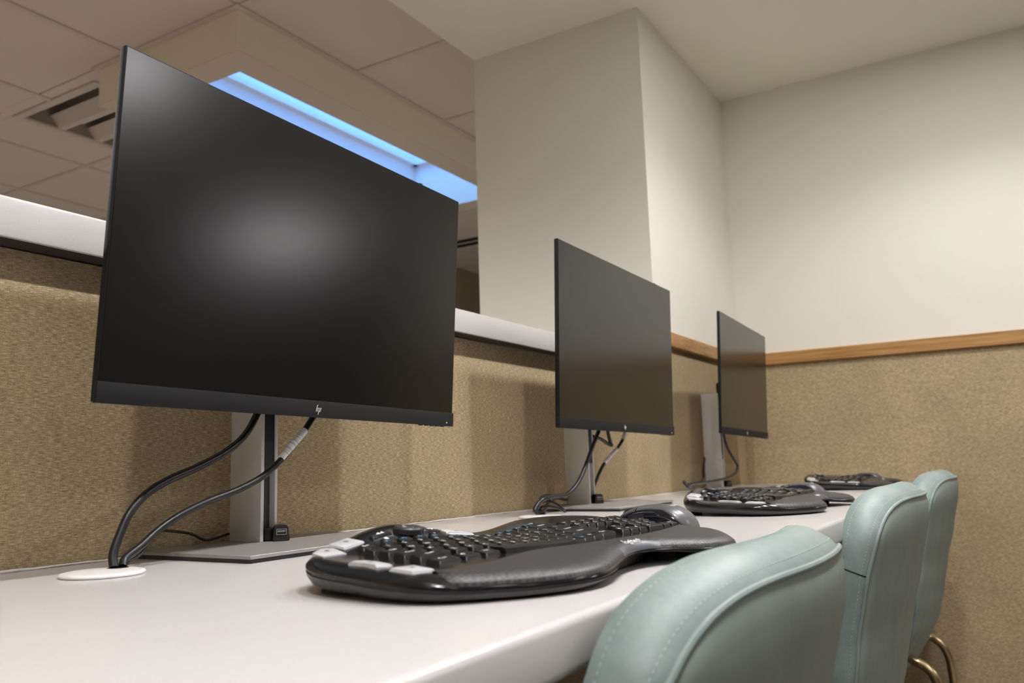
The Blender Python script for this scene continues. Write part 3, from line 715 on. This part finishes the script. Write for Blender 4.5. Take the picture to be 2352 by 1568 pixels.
    # white hot keys: a pair at the back corner, a rocker and a single at the left edge, one at the middle of the back
    def white(name, pts, leg, h=0.0030, cx=None):
        bm = bmesh.new(); a = []; n = len(pts)
        for s, dz in ((1.0, -0.002), (1.0, h * 0.55), (0.80, h)):
            mx = sum(p[0] for p in pts) / n; my = sum(p[1] for p in pts) / n
            a.append([bm.verts.new((mx + (px - mx) * s, my + (py - my) * s, kbase(px, py) * 0.75 + ktop(mx, my) * 0.25 + dz - (0.002 if dz < 0 else 0) - 0.0010)) for px, py in pts])
        for A, B in zip(a, a[1:]):
            for i in range(n): bm.faces.new((A[i], A[(i + 1) % n], B[(i + 1) % n], B[i]))
        bm.faces.new(a[-1])
        bmesh.ops.bevel(bm, geom=[e for e in bm.edges if any(len(f.verts) == n for f in e.link_faces)], offset=0.0008, segments=2, affect='EDGES')
        o = obj(name, bm, 'whitebtn', kb)
        mx = sum(p[0] for p in pts) / n; my = sum(p[1] for p in pts) / n
        obj('legend', text_mesh(leg, 0.0050, 'greyprint'), None, o, (mx, my, kbase(mx, my) * 0.75 + ktop(mx, my) * 0.25 + h - 0.0006))
    white('hot_key', [(-0.205, 0.056), (-0.181, 0.056), (-0.177, 0.076), (-0.188, 0.083), (-0.202, 0.074)], '\u25ce')
    white('hot_key', [(-0.173, 0.068), (-0.147, 0.071), (-0.150, 0.092), (-0.174, 0.090)], '\u25a3')
    white('zoom_rocker', [(-0.2135, -0.017), (-0.207, -0.022), (-0.198, -0.018), (-0.1955, -0.001), (-0.198, 0.015), (-0.207, 0.02), (-0.2135, 0.015), (-0.2105, -0.001)], '%', 0.0036)
    white('flip_key', [(-0.2130, -0.056), (-0.193, -0.059), (-0.189, -0.032), (-0.2125, -0.029)], '\u21c4', 0.0034)
    white('hot_key', [(-0.048, 0.069), (-0.008, 0.068), (-0.012, 0.081), (-0.042, 0.083)], '\u2605')
    # navigation block and number pad
    xn = XL + 15 * U + 0.004
    def yN(r): return 0.0330 - 0.0178 * r
    for r, ks in enumerate((('Ins', 'Hm', 'Up'), ('Del', 'End', 'Dn'))):
        for i, c in enumerate(ks): xc = xn + (i + 0.5) * U; key(xc, yN(r), 1, leg=c, sz=0.0036)
    key(xn + 1.5 * U, yN(3) + 0.001, 1, leg='\u25b2', sz=0.004)
    for i, c in enumerate(('\u25c0', '\u25bc', '\u25b6')): key(xn + (i + 0.5) * U, yN(4) + 0.001, 1, leg=c, sz=0.004)
    xp = xn + 3 * U + 0.004
    for r, ks in enumerate((('Num', '/', '*', '-'), ('7', '8', '9', None), ('4', '5', '6', '+'), ('1', '2', '3', None))):
        for i, c in enumerate(ks):
            if c: key(xp + (i + 0.5) * U * 0.95, yN(r) + 0.002, 0.95, leg=c, sz=0.0048 if len(c) == 1 else 0.0036)
    key(xp + U * 0.95, yN(4) + 0.002, 1.9, leg='0', sz=0.0048); key(xp + 2.5 * U * 0.95, yN(4) + 0.002, 0.95, leg='.', sz=0.0048); key(xp + 3.5 * U * 0.95, yN(4) + 0.002, 0.95, leg='Ent', sz=0.0036)
    return kb
kb = build_keyboard('nearest black wave keyboard with silver-white side buttons, in front of the nearest monitor')
kb.location = (-0.085, -0.364, D); kb.rotation_euler = (0, 0, math.radians(-8))
dup(kb, (0.862, -0.335, D), math.radians(-2), 'middle black wave keyboard on the desk in front of the middle monitor')
dup(kb, (1.985, -0.300, D), math.radians(0), 'farthest black wave keyboard, small, near the corner of the room')

# ------------------------------------------------------------------ mice
def build_mouse(label):
    ms = thing('mouse', label, 'mouse', (0, 0, D), 0, 'computer mice')
    LH = 0.059
    def S(v, th, off=0.0):
        y = v * LH
        w_ = 0.0325 * max(1 - abs(v) ** 3.2, 0) ** 0.42 * (1 - 0.10 * math.exp(-((v - 0.15) / 0.35) ** 2))
        h = 0.034 * max(1 - abs((v + 0.16) / (1.16 if v > -0.16 else 0.84)) ** 2.5, 0) ** 0.62 + 0.003
        c, s = math.cos(th), math.sin(th)
        x = w_ * math.copysign(abs(c) ** 0.62, c); z = 0.002 + h * max(s, 0) ** 0.72
        nrm = V(c / max(w_, 0.004), 0, s / max(h, 0.004)).normalized()
        return V(x, y, z) + nrm * off
    def patch(a0, a1, v0, v1, na, nv, off, flare=False):
        bm = bmesh.new(); g = []
        for i in range(na + 1):
            row = []
            for j in range(nv + 1):
                v = v0 + (v1 - v0) * (0.5 - 0.5 * math.cos(PI * j / nv))
                wide = 0.0 if not flare else math.radians(36) * min(max((-v - 0.30) / 0.55, 0), 1) ** 1.3
                th = (a0 - wide) + (a1 - a0 + 2 * wide) * i / na
                row.append(bm.verts.new(S(v, th, off if 0 < i < na else off - 0.0012)))
            g.append(row)
        for i in range(na):
            for j in range(nv): bm.faces.new((g[i][j], g[i + 1][j], g[i + 1][j + 1], g[i][j + 1]))
        return bm
    obj('body', patch(0, PI, -0.995, 0.995, 28, 32, 0.0), 'mouseside', ms, angle=80)
    obj('top_shell', patch(math.radians(55), math.radians(125), -0.985, 0.30, 18, 24, 0.0009, True), 'mousetop', ms, angle=80)
    obj('left_button', patch(math.radians(93), math.radians(128), 0.32, 0.985, 10, 14, 0.0009), 'mousetop', ms, angle=80)
    obj('right_button', patch(math.radians(52), math.radians(87), 0.32, 0.985, 10, 14, 0.0009), 'mousetop', ms, angle=80)
    for sgn, nm in ((1, 'left'), (-1, 'right')):
        bm = bmesh.new()
        pts = []
        for k in range(41):
            a = 2 * PI * k / 40
            th = math.radians(160 + 13 * math.sin(a)); th = th if sgn > 0 else PI - th
            pts.append(S(-0.12 + 0.52 * math.cos(a), th, 0.0002))
        tube(bm, pts, 0.00045, 6); obj('grip_outline', bm, 'kbbase', ms)
    obj('side_button', patch(math.radians(141), math.radians(152), 0.05, 0.45, 6, 10, 0.0016), 'blackplastic', ms, angle=80)
    bm = bmesh.new(); lathe(bm, [(0.006, -0.0035), (0.0115, -0.003), (0.012, 0), (0.0115, 0.003), (0.006, 0.0035)], 28)
    bmesh.ops.rotate(bm, verts=bm.verts, cent=(0, 0, 0), matrix=Matrix.Rotation(PI / 2, 3, 'Y'))
    p = S(0.62, PI / 2); obj('scroll_wheel', bm, 'blackplastic', ms, (0, p.y, p.z - 0.0085))
    bm = bmesh.new(); prism(bm, [(0.029 * math.copysign(abs(math.cos(a)) ** 0.6, math.cos(a)), 0.055 * math.copysign(abs(math.sin(a)) ** 0.7, math.sin(a))) for a in [2 * PI * k / 40 for k in range(40)]], 0.0, 0.004)
    obj('base', bm, 'blackplastic', ms)
    p = S(-0.45, PI / 2, 0.0011); p2 = S(-0.5, PI / 2, 0.0011); p3 = S(-0.4, PI / 2, 0.0011)
    obj('lettering', text_mesh('logitech', 0.0070, 'print'), None, ms, p, (math.atan2(p3.z - p2.z, p3.y - p2.y), 0, 0))
    return ms
mo = build_mouse('grey and black mouse right of the nearest keyboard')
mo.location = (0.278, -0.343, D); mo.rotation_euler = (0, 0, math.radians(-4))
dup(mo, (1.205, -0.325, D), math.radians(-6), 'grey and black mouse right of the middle keyboard')
dup(mo, (2.285, -0.300, D), math.radians(-3), 'grey and black mouse right of the farthest keyboard')

# ------------------------------------------------------------------ chairs
def interp(tab, x):
    if x <= tab[0][0]: return tab[0][1]
    for (a, p), (b, q) in zip(tab, tab[1:]):
        if x <= b:
            t = (x - a) / (b - a); t = t * t * (3 - 2 * t) * 0.4 + t * 0.6
            return p + (q - p) * t
    return tab[-1][1]
CYO = -0.30
YO = [(-0.505, -0.405), (-0.47, -0.455), (-0.44, -0.475), (-0.409, -0.493), (-0.35, -0.522), (-0.29, -0.537), (-0.206, -0.554), (-0.12, -0.577), (-0.028, -0.597), (0.035, -0.600)]
TH_ = [(-0.505, 0.05), (-0.42, 0.060), (-0.25, 0.050), (-0.12, 0.046), (-0.03, 0.047), (0.04, 0.046)]
HW = [(-0.505, 0.160), (-0.45, 0.200), (-0.38, 0.230), (-0.25, 0.258), (-0.10, 0.262), (-0.05, 0.257), (0.0, 0.232), (0.035, 0.206)]
WG = [(-0.505, 0.030), (-0.25, 0.038), (-0.13, 0.045), (0.035, 0.036)]
def ch_out(s, z): return V(interp(HW, z) * s, interp(YO, z) + interp(WG, z) * abs(s) ** 2.1 - CYO, D + z)
def ch_in(s, z): return V(interp(HW, z) * s, interp(YO, z) + interp(TH_, z) * (1 + 0.12 * s * s) + interp(WG, z) * abs(s) ** 2.1 - CYO, D + z)
def ztop(s): return 0.031 - 0.056 * (1 - max(1 - abs(s) ** 5.5, 0) ** (1 / 2.0))
def ztopo(s): return ztop(s) - 0.019
ZBOT = -0.505
def build_chair(label):
    ch = thing('chair', label, 'chair', (0, 0, 0), 0, 'mint desk chairs')
    ns, nt = 48, 40
    S_ = [math.sin(PI / 2 * (2 * i / ns - 1)) for i in range(ns + 1)]
    def grid(bm, fn, zt):
        return [[bm.verts.new(fn(s, ZBOT + (zt(s) - ZBOT) * j / nt)) for j in range(nt + 1)] for s in S_]
    def PO(s, u): return ch_out(s, ZBOT + (ztopo(s) - ZBOT) * u)
    def PI_(s, u): return ch_in(s, ZBOT + (ztop(s) - ZBOT) * u)
    bm = bmesh.new(); o_ = grid(bm, ch_out, ztopo); i_ = grid(bm, ch_in, ztop)
    for i in range(ns):
        for j in range(nt):
            bm.faces.new((i_[i][j], i_[i][j + 1], i_[i + 1][j + 1], i_[i + 1][j]))
            bm.faces.new((o_[i][j], o_[i + 1][j], o_[i + 1][j + 1], o_[i][j + 1]))
    lo = [o_[0][j] for j in range(nt + 1)] + [o_[i][nt] for i in range(1, ns + 1)] + [o_[ns][j] for j in range(nt - 1, -1, -1)] + [o_[i][0] for i in range(ns - 1, 0, -1)]
    li = [i_[0][j] for j in range(nt + 1)] + [i_[i][nt] for i in range(1, ns + 1)] + [i_[ns][j] for j in range(nt - 1, -1, -1)] + [i_[i][0] for i in range(ns - 1, 0, -1)]
    # rounded gusset band between the two faces
    prev = lo; nb = 6
    for k in range(1, nb + 1):
        if k == nb: ring = li
        else:
            t = k / nb; ring = []
            for a, b in zip(lo, li):
                p = a.co.lerp(b.co, t); c = V(0, p.y, D - 0.12); d = (p - c); d.y = 0
                ring.append(bm.verts.new(p + d.normalized() * 0.009 * math.sin(PI * t) ** 0.7))
        n = len(lo)
        for q in range(n): bm.faces.new((prev[q], prev[(q + 1) % n], ring[(q + 1) % n], ring[q]))
        prev = ring
    obj('backrest', bm, 'vinyl', ch, angle=55)
    # outer back panel, set a little proud, with its welt
    bm = bmesh.new()
    def outp(s, z):
        p = ch_out(s, z); e = min(1 - abs(s), (ztopo(s) - z) / 0.2)
        p.y -= 0.004 * min(1, max(e, 0) / 0.06); return p
    g = [[bm.verts.new(outp(s * 0.985, ZBOT + 0.004 + (ztopo(s * 0.985) - 0.005 - ZBOT) * j / nt)) for j in range(nt + 1)] for s in S_]
    for i in range(ns):
        for j in range(nt): bm.faces.new((g[i][j], g[i + 1][j], g[i + 1][j + 1], g[i][j + 1]))
    obj('back_panel', bm, 'vinylback', ch, angle=70)
    path = []
    NE = 60
    edge = [(-1, j / NE) for j in range(NE)] + [(math.sin(PI / 2 * (2 * i / 80 - 1)), 1.0) for i in range(81)] + [(1, j / NE) for j in range(NE - 1, -1, -1)]
    bm = bmesh.new(); tube(bm, [PO(s, u) + V(0, -0.0005, 0) for s, u in edge], 0.0028, 8); obj('welt', bm, 'vinyl', ch)
    # stitching along both edges of the gusset, and across its side joint
    bm = bmesh.new()
    def band(s, z, t):
        p = PO(s, z).lerp(PI_(s, z), t); c = V(0, p.y, D - 0.12); d = (p - c); d.y = 0
        return p + d.normalized() * (0.009 * math.sin(PI * t) ** 0.7 + 0.0004)
    for t in (0.17, 0.80):
        pts = [band(s, z, t) for s, z in edge]; acc = 0.0
        for a, b in zip(pts, pts[1:]):
            d = b - a; L = d.length
            while acc < L:
                p = a + d * (acc / L); u = d.normalized() * 0.0014
                nrm = (p - V(0, p.y, D - 0.12)).normalized() * 0.0004; sd = V(0, 0.00035, 0)
                q = [bm.verts.new(p + u * e1 + sd * e2) for e1, e2 in ((-1, -1), (1, -1), (1, 1), (-1, 1))]; tp = bm.verts.new(p + nrm)
                for k in range(4): bm.faces.new((q[k], q[(k + 1) % 4], tp))
                acc += 0.0056
            acc -= L
    o = obj('stitching', bm, 'thread', ch, smooth=False); o['kind'] = 'stuff'
    for s in (-1, 1):
        bm = bmesh.new(); tube(bm, [band(s, 0.88 - 0.0 * t, t) - V(s * 0.0008, 0, 0) for t in [k / 10 for k in range(11)]], 0.0011, 6)
        obj('seam', bm, 'dark', ch)
    # seat cushion
    bm = bmesh.new(); add_box(bm, -0.225, 0.225, -0.17, 0.235, D - 0.40, D - 0.285, 0.035, 4)
    obj('seat', bm, 'vinyl', ch, angle=70)
    # brass tube legs
    for sx in (-1, 1):
        pts = [(sx * 0.10, -0.02, 0.330), (sx * 0.13, -0.09, 0.334), (sx * 0.155, -0.145, 0.329), (sx * 0.17, -0.175, 0.318), (sx * 0.171, -0.196, 0.307), (sx * 0.172, -0.212, 0.290), (sx * 0.173, -0.222, 0.265), (sx * 0.174, -0.226, 0.237), (sx * 0.177, -0.229, 0.176), (sx * 0.185, -0.236, 0.002)]
        bm = bmesh.new(); tube(bm, spline(pts, 8), 0.0115, 14); obj('leg', bm, 'brass', ch)
        pts = [(sx * 0.10, -0.02, 0.330), (sx * 0.12, 0.06, 0.334), (sx * 0.155, 0.13, 0.325), (sx * 0.17, 0.165, 0.29), (sx * 0.173, 0.18, 0.22), (sx * 0.18, 0.20, 0.002)]
        bm = bmesh.new(); tube(bm, spline(pts, 8), 0.0115, 14); obj('leg', bm, 'brass', ch)
    bm = bmesh.new(); add_box(bm, -0.14, 0.14, -0.06, 0.10, 0.31, D - 0.40, 0.008, 2); obj('seat_plate', bm, 'blackplastic', ch)
    return ch
ch = build_chair('nearest mint green upholstered chair, its wide back cut off by the frame bottom')
ch.location = (-0.062, CYO - 0.024, 0)
dup(ch, (0.86, CYO - 0.012, 0.013), 0, 'middle mint green upholstered chair with stitched side band and brass legs')
dup(ch, (1.80, CYO - 0.003, 0.018), 0, 'farthest mint green upholstered chair, against the brown fabric wall')
# each chair's legs reach the floor
for o in list(C.objects):
    if o.name.startswith('leg') and o.parent and o.parent.get('category') == 'chair':
        k = 1.22 if o.parent.name == 'chair.001' else 1.0
        o.scale = (1, 1, k); o.location.z = -o.parent.location.z
